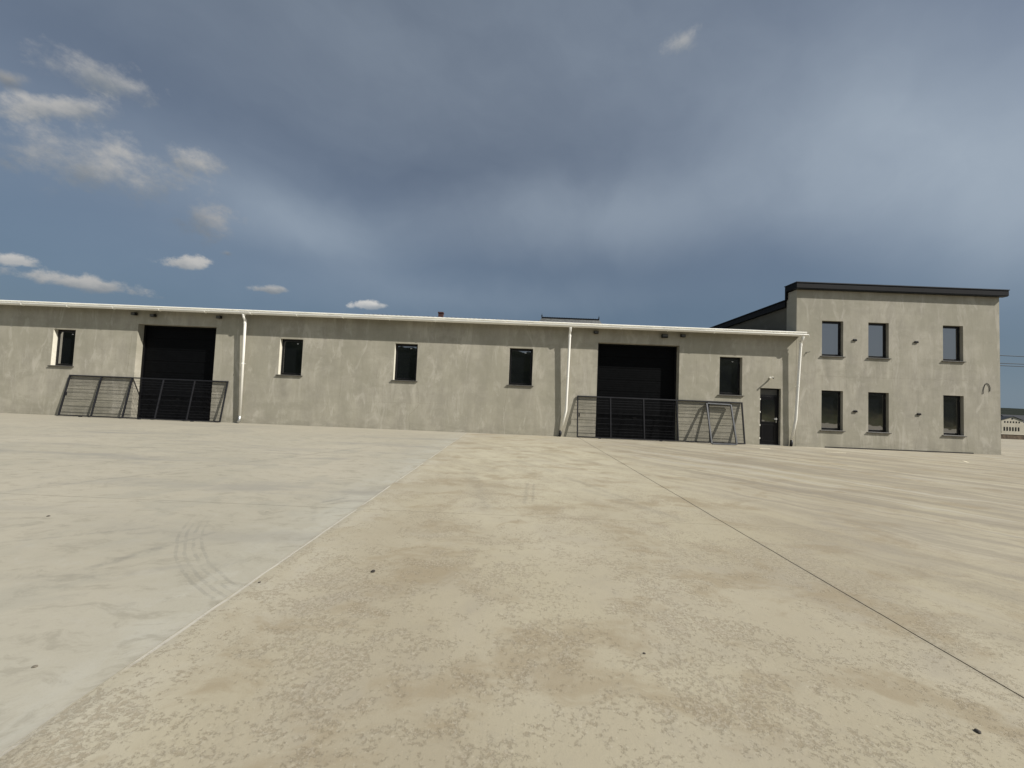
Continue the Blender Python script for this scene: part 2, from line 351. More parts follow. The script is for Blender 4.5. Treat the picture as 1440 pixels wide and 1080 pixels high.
M['wall3'] = wall_material('darker side render', (), 1.0, (.13, .122, .10))  # recessed side wall, toned darker than the front
M['reveal'] = simple('sunlit reveal', (.62, .59, .49), .85, var=.06)  # paler than the wall, sun brightness put into the colour
M['ground'] = ground_material()
M['bed'] = simple('joint bed', (.07, .06, .045), .95, var=.3)
M['white'] = simple('white coated steel', (.86, .84, .77), .38, var=.04, scale=2)
M['roof'] = simple('light roof sheet', (.22, .225, .22), .5, .2, var=.08, scale=2)
M['black_trim'] = simple('black coated flashing', (.003, .0033, .004), .55, spec=.15, var=.2, scale=3)
M['fascia'] = simple('anthracite flashing', (.009, .010, .011), .5, spec=.3, var=.12, scale=2)
M['frame'] = simple('anthracite window frame', (.006, .006, .007), .4, var=.1, spec=.3)
M['sill'] = simple('dark metal sill', (.085, .080, .068), .4, var=.2)
M['door_panel'] = simple('black sectional door', (.0030, .0033, .0038), .6, var=.2, spec=.05)
M['door_black'] = simple('black door leaf', (.004, .004, .005), .35, var=.1, spec=.2)
M['steel'] = simple('dark painted steel tube', (.012, .012, .014), .45, var=.2, scale=4, spec=.3)
M['steel2'] = simple('grey painted steel tube', (.045, .048, .052), .42, var=.25, scale=5)
M['galv'] = simple('bare metal', (.45, .45, .43), .35, .8, var=.15)
M['plastic'] = simple('black plastic', (.006, .006, .006), .5, spec=.2)
M['grey_plastic'] = simple('grey plastic', (.06, .058, .05), .5)
M['sticker'] = simple('white sticker', (.7, .7, .7), .6, var=.05)
M['rubber'] = simple('dark wall gap', (.012, .011, .010), .9)
M['chalk'] = simple('chalk', (.68, .62, .46), .9, var=.15, scale=30)
M['stone'] = simple('dark pebble', (.045, .038, .030), .85, var=.3, scale=40)
M['stone2'] = simple('grey pebble', (.12, .105, .08), .85, var=.3, scale=40)
M['redbrick'] = simple('chimney brick', (.055, .020, .018), .85, var=.3, scale=9)
M['cream'] = simple('cream render', (.46, .42, .33), .9, var=.08, scale=.4)
M['brown'] = simple('brown stone', (.10, .072, .045), .95, var=.5, scale=3, bmp=.05)
M['cap'] = simple('pale coping', (.36, .33, .26), .9)
M['house'] = simple('house render', (.35, .31, .24), .9)
M['cable'] = simple('cable', (.02, .02, .02), .6)
M['wood'] = simple('pole wood', (.10, .08, .06), .9)
M['bark'] = simple('bark', (.06, .045, .032), .95, var=.3)
M['leaf'] = simple('leaves', (.030, .042, .018), .7, var=.45, scale=.9)
def slate():
    m, nt, b = new_mat('slate roof')
    n = nt.noise(nt.scl(pos(nt), (2.0, 1, 3.0)), 2.2, 4, .7)
    n2 = nt.noise(pos(nt), 9, 3, .6)
    c = nt.mix(nt.ss(n, .38, .62), (.045, .048, .047), (.105, .108, .104))
    c = nt.mix(nt.mul(nt.ss(n2, .5, .7), .5), c, (.055, .06, .056))
    nt.put(b.inputs['Base Color'], c); b.inputs['Roughness'].default_value = .6
    return m
M['slate'] = slate()
M['eaves_shade'] = simple('brown timber', (.045, .034, .022), .85, var=.25, scale=3)  # dark brown chosen to deepen the shade beneath the gutter
def glass():
    m, nt, b = new_mat('window glass')
    b.inputs['Base Color'].default_value = (.006, .007, .008, 1)
    b.inputs['IOR'].default_value = 3.1; b.inputs['Roughness'].default_value = .015
    n = nt.noise(pos(nt), 1.4, 2, .5); bump(nt, b, n, .0035, 1.0)
    return m
M['glass'] = glass()
def land():
    m, nt, b = new_mat('open land')
    p = pos(nt); x, y, z = nt.sep(p)[:3]
    n = nt.noise(p, .03, 6, .65); n2 = nt.noise(p, .4, 6, .7)
    grass = nt.mix(nt.ss(n2, .35, .65), (.105, .092, .052), (.07, .075, .034))
    wood = nt.mix(nt.ss(n2, .35, .7), (.009, .012, .009), (.020, .025, .015))
    far = nt.ss(nt.v('LENGTH', p), 330, 420)
    wood = nt.mix(nt.mul(nt.ss(n, .4, .6), far, .4), wood, (.028, .032, .026))
    f = nt.m('MAXIMUM', far, nt.ss(y, -33, -38))
    nt.put(b.inputs['Base Color'], nt.mix(f, grass, wood)); b.inputs['Roughness'].default_value = 1
    b.inputs['Specular IOR Level'].default_value = .05
    return m
M['land'] = land()

# ------------------------------------------------------------------ mesh helpers
class MB:
    def __init__(s): s.v = []; s.f = []; s.mi = []
    def add(s, vs, fs, mi=0):
        o = len(s.v); s.v += [tuple(v) for v in vs]
        s.f += [tuple(i+o for i in f) for f in fs]; s.mi += [mi]*len(fs)
    def box(s, x0, x1, y0, y1, z0, z1, mi=0):
        s.add([(x0,y0,z0),(x1,y0,z0),(x1,y1,z0),(x0,y1,z0),(x0,y0,z1),(x1,y0,z1),(x1,y1,z1),(x0,y1,z1)],
              [(3,2,1,0),(4,5,6,7),(0,1,5,4),(1,2,6,5),(2,3,7,6),(3,0,4,7)], mi)
    def bar(s, a, b, w_, h_, up=(0,0,1), mi=0):
        a = Vector(a); b = Vector(b); t = (b-a).normalized(); up = Vector(up)
        r = t.cross(up).normalized(); u = r.cross(t)
        vs = []
        for q in (a, b):
            for i, j in ((-1,-1),(1,-1),(1,1),(-1,1)): vs.append(q + r*i*w_/2 + u*j*h_/2)
        s.add(vs, [(0,1,2,3),(7,6,5,4),(0,4,5,1),(1,5,6,2),(2,6,7,3),(3,7,4,0)], mi)
    def tube(s, pts, r, n=8, mi=0, caps=True, rs=None):
        pts = [Vector(p) for p in pts]; rings = []
        prev = None
        for i, p in enumerate(pts):
            t = (pts[min(i+1, len(pts)-1)] - pts[max(i-1, 0)]).normalized()
            ref = Vector((0,1,0)) if abs(t.y) < .9 else Vector((1,0,0))
            a = t.cross(ref).normalized(); b = t.cross(a)
            rr = rs[i] if rs else r
            rings.append([p + a*math.cos(k*2*math.pi/n)*rr + b*math.sin(k*2*math.pi/n)*rr for k in range(n)])
        vs = [v for rg in rings for v in rg]; fs = []
        for i in range(len(pts)-1):
            for k in range(n):
                fs.append((i*n+k, i*n+(k+1)%n, (i+1)*n+(k+1)%n, (i+1)*n+k))
        if caps: fs.append(tuple(range(n))[::-1]); fs.append(tuple(range((len(pts)-1)*n, len(pts)*n)))
        s.add(vs, fs, mi)
    def build(s, name, mats, parent=None, smooth=False, fix=True):
        me = bpy.data.meshes.new(name); me.from_pydata(s.v, [], s.f)
        if not isinstance(mats, (list, tuple)): mats = [mats]
        for m in mats: me.materials.append(M[m])
        me.polygons.foreach_set('material_index', s.mi)
        if smooth: me.polygons.foreach_set('use_smooth', [True]*len(me.polygons))
        if fix:
            bm = bmesh.new(); bm.from_mesh(me); bmesh.ops.recalc_face_normals(bm, faces=bm.faces); bm.to_mesh(me); bm.free()
        me.update()
        o = bpy.data.objects.new(name, me); S.collection.objects.link(o)
        if parent: o.parent = parent
        return o
def tag(o, label, cat, group=None, kind=None):
    if label: o['label'] = label
    if cat: o['category'] = cat
    if group: o['group'] = group
    if kind: o['kind'] = kind
    return o
def empty(name, loc=(0,0,0), rz=0):
    o = bpy.data.objects.new(name, None); S.collection.objects.link(o)
    o.location = loc; o.rotation_euler = (0, 0, rz); o.empty_display_size = .3
    return o
def copy_tree(o, parent=None):
    c = o.copy(); S.collection.objects.link(c)
    if parent: c.parent = parent
    for ch in list(o.children): copy_tree(ch, c)
    return c
def bevel(o, wd=.004, seg=1):
    md = o.modifiers.new('bevel', 'BEVEL'); md.width = wd; md.segments = seg; md.limit_method = 'ANGLE'; return o

# ------------------------------------------------------------------ terrain
def terrain():
    from mathutils import noise as mn
    vs = []; fs = []
    rs = [0, 8, 16, 24, 32, 36, 40, 44, 48, 53, 58, 64, 70, 78, 88, 100, 115, 132, 150, 175, 200, 240, 290, 350, 420, 480, 540, 600, 660, 720, 780, 840, 900, 1000, 1300, 1800, 2600]
    NA = 240
    def sm(a, b, x):
        t = max(0, min(1, (x-a)/(b-a))); return t*t*(3-2*t)
    for r in rs:
        for k in range(NA):
            a = 2*math.pi*k/NA; x, y = r*math.sin(a), r*math.cos(a)
            z = -.17
            z -= 4.6*sm(72, 125, r)
            front = 1 if y > 0 else 0
            n = mn.noise(Vector((x*.004, y*.004, 3)))*.5+.5
            n2 = mn.noise(Vector((x*.02, y*.02, 1)))
            z += sm(330, 830, r)*(16+10*n+2.0*n2) - sm(900, 2600, r)*4
            if r > 300: z += (mn.noise(Vector((x*.05, y*.05, 7))))*1.2
            bk = sm(33, 46, -y)*(1-sm(250, 500, r))
            z += bk*(11.9 + 5*sm(25, 85, -x) + 1.6*mn.noise(Vector((x*.045, y*.03, 5))) + .9*mn.noise(Vector((x*.25, y*.2, 9))))
            vs.append((x, y, z))
    for i in range(len(rs)-1):
        for k in range(NA):
            fs.append((i*NA+k, (i+1)*NA+k, (i+1)*NA+(k+1)%NA, i*NA+(k+1)%NA))
    me = bpy.data.meshes.new('terrain'); me.from_pydata(vs, [], fs); me.materials.append(M['land'])
    me.polygons.foreach_set('use_smooth', [True]*len(me.polygons)); me.update()
    o = bpy.data.objects.new('terrain', me); S.collection.objects.link(o); o['kind'] = 'structure'
terrain()

# ------------------------------------------------------------------ yard of concrete slabs
yard = empty('concrete_yard'); yard['kind'] = 'structure'
b = MB(); b.box(-45, 62, -24, D-.02, -.155, -.13); b.box(21.3, 62, D-.02, 30.8, -.155, -.13); b.build('joint_bed', 'bed', yard)
def edge(xk, y, seed):
    from mathutils import noise as mn
    return xk + .010*mn.noise(Vector((seed, y*.7, 0))) + .005*mn.noise(Vector((seed, y*4., 5)))
def slab(x0, x1, y0, y1, g0, g1, gy0, gy1, s0, s1):
    n = max(2, int((y1-y0)/.12)) if max(abs(x0), abs(x1)) < 70 and y1 > 0 and y1-y0 < 25 else 2
    ys = [y0+gy0 + (y1-gy1-y0-gy0)*i/n for i in range(n+1)]
    vs = []; fs = []
    for y in ys:
        xl = edge(x0, y, s0)+g0; xr = edge(x1, y, s1)-g1
        vs += [(xl, y, -.13), (xl, y, 0), (xr, y, 0), (xr, y, -.13)]
    for i in range(n):
        o = i*4
        for k in range(3): fs.append((o+k, o+4+k, o+5+k, o+1+k))
    fs.append((0, 1, 2, 3)); fs.append((n*4+3, n*4+2, n*4+1, n*4))
    m_ = MB(); m_.add(vs, fs); return m_.build('slab', 'ground', yard)
yl = [-24, -14, -4.8, 4.96, 9.0, D-.006]; ym = [-24, -14, -4.8, 4.96, D-.006]
for i in range(len(yl)-1):
    slab(-45, -24.5, yl[i], yl[i+1], 0, .004, .004, .004, 1, 2)
    slab(-24.5, -2.0, yl[i], yl[i+1], .004, .0035, .0045, .0045, 2, 3)
for i in range(len(ym)-1):
    slab(-2.0, 2.83, ym[i], ym[i+1], .0035, .006, .003, .003, 3, 4)
    slab(2.83, 24.5, ym[i], ym[i+1], .006, .004, .002, .002, 4, 5)
    slab(24.5, 62, ym[i], ym[i+1], .004, 0, .004, .004, 5, 6)
slab(21.3, 62, D, 23.5, 0, 0, .004, .004, 7, 8); slab(21.3, 62, 23.5, 30.8, 0, 0, .004, .004, 7, 8)

# ------------------------------------------------------------------ walls with openings
def wall_mesh(mb, x0, x1, z0, z1, ops, yf, th, mi=0):
    xs = sorted({x0, x1} | {v for o in ops for v in o[:2]}); zs = sorted({z0, z1} | {v for o in ops for v in o[2:4] if z0 <= v <= z1})
    def hole(cx, cz): return any(o[0] < cx < o[1] and o[2] < cz < o[3] for o in ops)
    for i in range(len(xs)-1):
        for j in range(len(zs)-1):
            a, b_, c, d_ = xs[i], xs[i+1], zs[j], zs[j+1]
            if hole((a+b_)/2, (c+d_)/2): continue
            mb.add([(a, yf, c), (b_, yf, c), (b_, yf, d_), (a, yf, d_)], [(0,1,2,3)], mi)
            mb.add([(a, yf+th, c), (b_, yf+th, c), (b_, yf+th, d_), (a, yf+th, d_)], [(3,2,1,0)], mi)
    for o in ops:
        a, b_, c, d_ = o[:4]
        mb.add([(a,yf,c),(a,yf,d_),(a,yf+th,d_),(a,yf+th,c)], [(0,1,2,3)], mi)
        mb.add([(b_,yf,c),(b_,yf+th,c),(b_,yf+th,d_),(b_,yf,d_)], [(0,1,2,3)], mi)
        mb.add([(a,yf,d_),(b_,yf,d_),(b_,yf+th,d_),(a,yf+th,d_)], [(0,1,2,3)], mi)
        mb.add([(a,yf,c),(a,yf+th,c),(b_,yf+th,c),(b_,yf,c)], [(0,1,2,3)], mi)
    for a in (x0, x1): mb.add([(a,yf,z0),(a,yf,z1),(a,yf+th,z1),(a,yf+th,z0)], [(0,1,2,3)], mi)
    mb.add([(x0,yf,z1),(x1,yf,z1),(x1,yf+th,z1),(x0,yf+th,z1)], [(0,1,2,3)], mi)

def window(parent, x0, x1, z0, z1, rec, hinge='r', sticker=True):
    """frame > pane, sash, sill ... as window > sub-parts"""
    y = D+rec; f = .042
    m_ = MB()
    m_.box(x0, x0+f, y, y+.07, z0, z1); m_.box(x1-f, x1, y, y+.07, z0, z1)
    m_.box(x0+f, x1-f, y, y+.07, z0, z0+f); m_.box(x0+f, x1-f, y, y+.07, z1-f, z1)
    wn = m_.build('window', 'frame', parent)
    g = .006; s_ = .048; a, b_, c, d_ = x0+f+g, x1-f-g, z0+f+g, z1-f-g
    m_ = MB(); y2 = y-.012
    m_.box(a, a+s_, y2, y2+.06, c, d_); m_.box(b_-s_, b_, y2, y2+.06, c, d_)
    m_.box(a+s_, b_-s_, y2, y2+.06, c, c+s_); m_.box(a+s_, b_-s_, y2, y2+.06, d_-s_, d_)
    bevel(m_.build('sash', 'frame', wn), .006)
    m_ = MB(); m_.box(a+s_, b_-s_, y2+.022, y2+.034, c+s_, d_-s_); m_.build('pane', 'glass', wn)
    m_ = MB(); m_.box(x0-.07, x1+.07, D-.055, D-.004, z0-.045, z0-.008); m_.box(x0+.002, x1-.002, D-.004, y-.001, z0-.03, z0+.004)
    bevel(m_.build('sill', 'sill', wn), .003)
    hx = b_ if hinge == 'r' else a
    for zz in (c+.18, d_-.22):
        m_ = MB(); m_.box(hx-.012, hx+.012, y2-.014, y2-.001, zz, zz+.09); m_.build('hinge', 'grey_plastic', wn)
    if sticker:
        m_ = MB(); m_.box(b_-s_-.27, b_-s_-.20, y2+.019, y2+.0215, d_-s_-.10, d_-s_-.075); m_.build('sticker', 'sticker', wn)
    return wn

# ------------------------------------------------------------------ warehouse
wh = empty('warehouse', (0, 0, 0))
tag(wh, 'long low grey rendered warehouse with two black sectional doors and a white eaves gutter', 'warehouse')
G1 = (-16.77, -13.28, -.2, 4.18); G2 = (3.59, 7.16, -.2, 4.18); DR = (10.70, 11.60, -.2, 2.47)
WA = [(-20.52, -19.53, 2.19, 3.80), (-10.42, -9.40, 2.19, 3.78), (-5.34, -4.33, 2.16, 3.78), (-.28, .75, 2.16, 3.78), (8.92, 9.91, 2.11, 3.77)]
m_ = MB(); wall_mesh(m_, -34, 12.24, -.2, 4.86, [G1, G2, DR] + WA, D, .32)
m_.box(-34, -33.7, D+.321, D+13, -.2, 4.86); m_.box(-34, 12.2, D+13, D+13.3, -.2, 4.86)
wo_ = m_.build('wall', 'wall', wh, fix=False)
for wv_ in WA: window(wh, *wv_, .17)
# pale sheets painting sunlight on left window reveals (3 mm proud of the wall)
for k, wv_ in enumerate(WA):
    m_ = MB(); m_.box(wv_[0], wv_[0]+.004, D+.004, D+.169, wv_[2]+.005, wv_[3]); m_.build('sunlit_reveal', 'reveal', wh)
def garage(g):
    x0, x1, _, z1 = g; y = D+.27
    m_ = MB()
    m_.box(x0-.05, x0+.09, y+.01, y+.05, 0, z1+.05); m_.box(x1-.09, x1+.05, y+.01, y+.05, 0, z1+.05); m_.box(x0+.09, x1-.09, y+.01, y+.05, z1-.06, z1+.05); m_.box(x0-.04, x1+.04, y+.10, y+.14, -.1, z1+.04)
    gd = m_.build('garage_door', 'door_black', wh)
    n = 8; hh = (z1-.06)/n
    pm = MB(); L = x1-x0-.18
    pm.box(0, L, 0, .04, .006, hh-.006)
    for k in range(5): pm.box(.02, L-.02, -.006, 0, .03+k*(hh-.03)/5, .03+k*(hh-.03)/5+.055)
    first = pm.build('door_panel', 'door_panel', gd)
    for k in range(n):
        o = first if k == 0 else first.copy()
        if k: S.collection.objects.link(o); o.parent = gd
        o.location = (x0+.09, y+.055, .01+k*hh)
    m_ = MB(); m_.box(x0+.09, x1-.09, y+.045, y+.09, -.02, .012); m_.build('bottom_seal', 'rubber', gd)
    m_ = MB(); m_.box((x0+x1)/2-.08, (x0+x1)/2+.08, y+.025, y+.045, .9, .94); m_.build('handle', 'plastic', gd)
garage(G1); garage(G2)
# entrance door
x0, x1, _, z1 = DR; y = D+.12
m_ = MB(); m_.box(x0, x0+.05, y, y+.08, 0, z1); m_.box(x1-.06, x1, y, y+.08, 0, z1); m_.box(x0+.05, x1-.06, y, y+.08, z1-.05, z1); m_.box(x0+.05, x1-.06, y, y+.08, 2.12, 2.18)
dr = m_.build('entrance_door', 'frame', wh)
m_ = MB(); m_.box(x0+.056, x1-.066, y-.006, y+.05, .02, 2.11); bevel(m_.build('leaf', 'door_black', dr), .004)
m_ = MB(); m_.box(x0+.15, x1-.19, y-.014, y-.0065, 1.02, 1.97); m_.build('pane', 'glass', dr)
m_ = MB()
for a, b_, c, d_ in ((x0+.15, x1-.19, .98, 1.015), (x0+.15, x1-.19, .16, .19), (x0+.15, x1-.19, .86, .89), (x0+.15, x0+.18, .19, .86), (x1-.22, x1-.19, .19, .86)): m_.box(a, b_, y-.018, y-.0065, c, d_)
m_.build('moulding', 'frame', dr)
m_ = MB(); m_.box(x0+.055, x1-.065, y+.03, y+.045, 2.185, z1-.055); m_.build('transom_panel', 'grey_plastic', dr)
for zz in (.25, .82, 1.39, 1.95):
    m_ = MB(); m_.box(x0-.012, x0+.085, y-.03, y-.0005, zz, zz+.07); m_.build('hinge', 'white', dr)
m_ = MB(); hx = x1-.12
m_.box(hx-.02, hx+.02, y-.016, y-.0065, .98, 1.22); m_.tube([(hx, y-.016, 1.14), (hx, y-.06, 1.14)], .011, 8); m_.tube([(hx+.008, y-.06, 1.14), (hx-.12, y-.06, 1.14)], .011, 8)
m_.build('handle', 'galv', dr)
m_ = MB(); m_.box(x0-.02, x1+.02, D-.03, D+.12, -.005, .018); m_.build('threshold', 'galv', dr)
# roof of corrugated sheets, each sheet its own part
SL = .196; YE = D-.26; ZE = 4.905
def sheet_mesh():
    m_ = MB(); prof = []; w_ = 1.0; n = 5
    for k in range(n):
        c = k*w_/n
        prof += [(c, 0), (c+.055, 0), (c+.075, .030), (c+.125, .030), (c+.145, 0)]
    prof.append((w_, 0)); Ls = 7.2; vs = []
    for (px, pz) in prof:
        for q in (0, 1): vs += [(px, q*Ls, pz+q*Ls*SL), (px, q*Ls, pz+q*Ls*SL-.006)]
    fs = []
    for k in range(len(prof)-1):
        o = k*4; fs += [(o, o+4, o+6, o+2), (o+1, o+3, o+7, o+5), (o, o+1, o+5, o+4)]
    m_.add(vs, fs); return m_
first = sheet_mesh().build('roof_sheet', 'roof', wh, fix=False)
for k in range(46):
    o = first if k == 0 else first.copy()
    if k: S.collection.objects.link(o); o.parent = wh
    o.location = (-33.75+k*1.0, YE-.03, ZE+random.uniform(-.001, .001)+(.034 if 27 <= k <= 34 else 0))
m_ = MB(); yr = YE-.03+7.2; zr = ZE+7.2*SL
m_.add([(-33.75, yr, zr), (12.24, yr, zr), (12.24, yr+6.9, zr-1.5), (-33.75, yr+6.9, zr-1.5)], [(0,1,2,3)])
m_.box(-33.75, 12.2, yr-.12, yr+.12, zr+.02, zr+.06); m_.build('back_roof', 'roof', wh)
m_ = MB(); m_.box(-33.9, 12.44, YE-.028, D+.32, 4.862, 4.895); m_.build('soffit', 'eaves_shade', wh)
m_ = MB(); m_.box(-33.9, 12.24, D-.035, D-.001, 4.79, 4.861); m_.build('eaves_shade_strip', 'eaves_shade', wh)  # added dark strip standing in for deep shade at the wall top
m_ = MB()   # verge flashing and eaves trim
m_.tube([(-33.9, YE-.05, 4.915), (12.46, YE-.05, 4.915)], .024, 10)
m_.box(-33.9, 12.46, YE-.040, YE-.030, 4.80, 4.90); m_.box(-33.9, 12.46, YE-.049, YE+.02, 4.934, 4.939)
m_.build('eaves_trim', 'white', wh)
# half round gutter in 4 m lengths
def gutter_mesh(L):
    m_ = MB(); n = 10; r = .072; vs = []
    for q in (0, L):
        for k in range(n+1):
            a = math.pi + math.pi*k/n; vs.append((q, math.cos(a)*r, math.sin(a)*r*1.05))
        for k in range(n, -1, -1):
            a = math.pi + math.pi*k/n; vs.append((q, math.cos(a)*(r-.005), math.sin(a)*(r-.005)*1.05))
    t = 2*(n+1); fs = [(k, (k+1) % t, t+(k+1) % t, t+k) for k in range(t)]
    m_.add(vs, fs); m_.tube([(0, -r-.003, .0), (L, -r-.003, .0)], .012, 8)
    for q in (.0, L*.5):
        pts = [(q+.02, math.cos(math.pi+math.pi*k/8)*(r+.006), math.sin(math.pi+math.pi*k/8)*(r+.006)*1.05) for k in range(9)]
        for k in range(8): m_.bar(pts[k], pts[k+1], .03, .005, up=(1,0,0))
    return m_
first = gutter_mesh(3.992).build('gutter', 'white', wh)
GY, GZ = YE-.085, 4.800
k = 0; xx = 12.46-4*12
for k in range(12):
    o = first if k == 0 else first.copy()
    if k: S.collection.objects.link(o); o.parent = wh
    o.location = (xx+k*4.0, GY-.01, GZ)
m_ = MB(); m_.box(12.461, 12.466, GY-.10, GY+.08, GZ-.08, GZ+.012); m_.build('gutter_end', 'white', wh)
def downpipe(xt, xb, xe, kink):
    m_ = MB(); gy = GY
    pts = [(xt, gy, GZ-.06), (xt, gy, 4.655), (xt, gy+.006, 4.62), (xt, gy+.025, 4.585), (xt, gy+.085, 4.52), (xt, gy+.105, 4.485), (xt, gy+.112, 4.44), (xt, gy+.115, 4.36)]
    yb = D-.15
    if kink: pts += [(xb, yb, 1.15), (xb-.01, yb+.01, 1.08), (xe, D-.085, .24)]
    else: pts += [(xb, yb+.03, .30)]
    m_.tube(pts, .054, 12)
    o = m_.build('downpipe', 'white', wh, smooth=True)
    c = MB(); c.tube([(xt, gy, GZ-.13), (xt, gy, GZ-.07)], .066, 12); c.build('pipe_socket', 'white', o)
    c = MB(); c.tube([(xt, gy+.1135, 4.42), (xt, gy+.115, 4.33)], .062, 12); c.build('pipe_socket', 'white', o)
    e = pts[-1]
    c = MB(); c.tube([(e[0], e[1], e[2]+.03), (e[0]-.01, e[1], .12), (e[0]-.05, e[1]-.03, .02)], .056, 12); c.build('pipe_shoe', 'steel' if kink else 'galv', o, smooth=True)
    c = MB(); zc = 2.6; t = (4.36-zc)/(4.36-1.1); yc = gy+.115+(yb-gy-.115)*t; xc = xt+(xb-xt)*t
    c.tube([(xc, yc, zc-.02), (xc, yc, zc+.02)], .060, 12); c.tube([(xc, yc, zc), (xc, D-.001, zc)], .006, 6); c.build('pipe_bracket', 'white', o)
downpipe(-11.86, -11.88, 0, False); downpipe(2.30, 2.26, 2.07, True); downpipe(12.26, 12.14, 12.02, True)

# small fittings under the eaves
def fitting(x, z, big=False, label='', group=None):
    e = empty('floodlight' if not big else 'wall_camera', (x, D, z)); 
    tag(e, label, 'light' if not big else 'camera', group)
    m_ = MB(); m_.box(-.05, .05, -.03, 0, -.05, .05); m_.build('bracket', 'plastic', e)
    m_ = MB(); s_ = .13 if big else .10
    m_.box(-s_, s_, -.16, -.05, -.06 if not big else -.09, .06); m_.box(-.02, .02, -.052, -.028, -.02, .02)
    bevel(m_.build('housing', 'plastic', e), .01, 2)
    m_ = MB(); m_.box(-s_+.02, s_-.02, -.167, -.1605, -.045, .045); m_.build('lens', 'grey_plastic', e)
fitting(-16.89, 4.60, False, 'small dark floodlight under the eaves, leftmost, just left of the left garage door'); fitting(-16.05, 4.56, False, 'small dark floodlight under the eaves above the left end of the left garage door')
fitting(-13.12, 4.60, False, 'small dark floodlight under the eaves above the right edge of the left garage door'); fitting(3.46, 4.60, False, 'small dark floodlight under the eaves above the left edge of the right garage door')
fitting(6.45, 4.57, True, 'dark square camera box under the eaves above the right garage door'); fitting(7.25, 4.60, False, 'small dark floodlight under the eaves above the right edge of the right garage door')
# lamp over the entrance door
e = empty('door_camera', (11.12, D, 2.93)); tag(e, 'small white bullet camera on the wall above the black entrance door', 'camera')
m_ = MB(); m_.tube([(0, 0, 0), (0, -.03, 0)], .045, 12); m_.build('base', 'white', e)
m_ = MB(); m_.tube([(0, -.03, 0), (0, -.09, -.01)], .015, 8); m_.tube([(.06, -.06, .015), (-.03, -.25, -.03)], .033, 12); m_.build('body', 'white', e)
m_ = MB(); m_.tube([(-.03, -.25, -.03), (-.032, -.256, -.0315)], .026, 12); m_.build('lens', 'plastic', e)

# ------------------------------------------------------------------ office block
ob = empty('office_block'); tag(ob, 'two storey grey rendered office block with six narrow windows and a black parapet cap', 'building')
WB = [(13.36, 14.29, 3.99, 5.54), (15.38, 16.27, 3.99, 5.54), (18.62, 19.50, 3.99, 5.54), (13.36, 14.29, .76, 2.48), (15.38, 16.27, .76, 2.48), (18.62, 19.50, .76, 2.48)]
m_ = MB(); wall_mesh(m_, 12.25, 21.08, -.2, 6.87, WB, D, .30)
m_.box(12.25, 21.08, D+.301, 17.08, 5.75, 6.87); m_.box(12.25, 12.6, D+.301, 17.08, -.2, 5.75); m_.box(20.7, 21.08, D+.301, 17.08, -.2, 5.75)
m_.box(20.7, 21.0, 17.081, 27, -.2, 6.25); m_.box(12.6, 20.7, 26.7, 27, -.2, 6.25)
m_.build('wall', 'wall2', ob, fix=False)
m_ = MB(); m_.box(12.33, 12.59, 17.081, 26.69, -.2, 6.25); m_.build('side_wall', 'wall3', ob)
for k, wv_ in enumerate(WB): window(ob, *wv_, .13, sticker=False)
m_ = MB(); m_.box(12.10, 21.27, D-.19, 17.0, 6.90, 7.13); bevel(m_.build('parapet_fascia', 'black_trim', ob), .006)
m_ = MB(); m_.box(12.08, 21.29, D-.21, 17.02, 7.131, 7.165); m_.build('parapet_cap', 'fascia', ob)
m_ = MB(); m_.box(12.12, 21.25, D-.17, D+.02, 6.872, 6.899); m_.build('parapet_soffit', 'fascia', ob)
m_ = MB(); m_.box(12.17, 21.2, 17.09, 27.2, 6.252, 6.52); m_.box(12.12, 12.30, 17.07, 27.2, 6.521, 6.56); m_.build('roof', 'black_trim', ob)
m_ = MB(); m_.box(12.16, 12.30, 17.002, 17.085, 6.55, 7.10); m_.build('parapet_return', 'black_trim', ob)
m_ = MB(); m_.box(13.52, 19.88, D-.022, D-.001, -.02, .045); m_.build('base_strip', 'rubber', ob)
def walllight(x, z, label):
    e = empty('wall_light', (x, D, z)); tag(e, label, 'wall light', 'black wall lights on the office block')
    m_ = MB(); m_.box(-.055, .055, -.012, 0, -.035, .035); m_.build('back_plate', 'plastic', e)
    m_ = MB(); m_.add([(-.085,-.045,-.045),(.085,-.045,-.035),(.085,-.012,-.045),(-.085,-.012,-.045),(-.085,-.045,.045),(.06,-.045,.045),(.085,-.012,.045),(-.085,-.012,.045)],[(3,2,1,0),(4,5,6,7),(0,1,5,4),(1,2,6,5),(2,3,7,6),(3,0,4,7)]); bevel(m_.build('housing', 'plastic', e), .008, 2)
walllight(14.78, 4.73, 'small black wall light between the first two upper windows of the office block')
walllight(14.81, 1.62, 'small black wall light between the first two lower windows of the office block')
walllight(17.45, 4.75, 'small black wall light right of the middle upper window of the office block')
walllight(17.55, 1.61, 'small black wall light right of the middle lower window of the office block')
e = MB(); e.tube([(12.68, D-.001, 4.12), (12.70, D-.06, 4.10), (12.78, D-.09, 4.13)], .010, 6); e.tube([(12.68, D-.001, 4.08), (12.66, D-.03, 4.07)], .02, 6)
tag(e.build('wall_hook', 'steel2'), 'tiny bent cable stub beside the right end of the gutter', 'hook')
e = MB(); pts = [(20.33, D+.002, 2.60), (20.325, D-.02, 2.64)]
for (u, v) in ((20.33,2.72),(20.35,2.84),(20.39,2.96),(20.44,3.05),(20.49,3.08),(20.55,3.05),(20.60,2.97),(20.625,2.87),(20.62,2.77),(20.60,2.72)): pts.append((u, D-.014, v))
e.tube(pts, .010, 6); tag(e.build('cable_loop', 'cable'), 'loop of loose dark cable sticking out of the office wall near its right corner', 'cable')

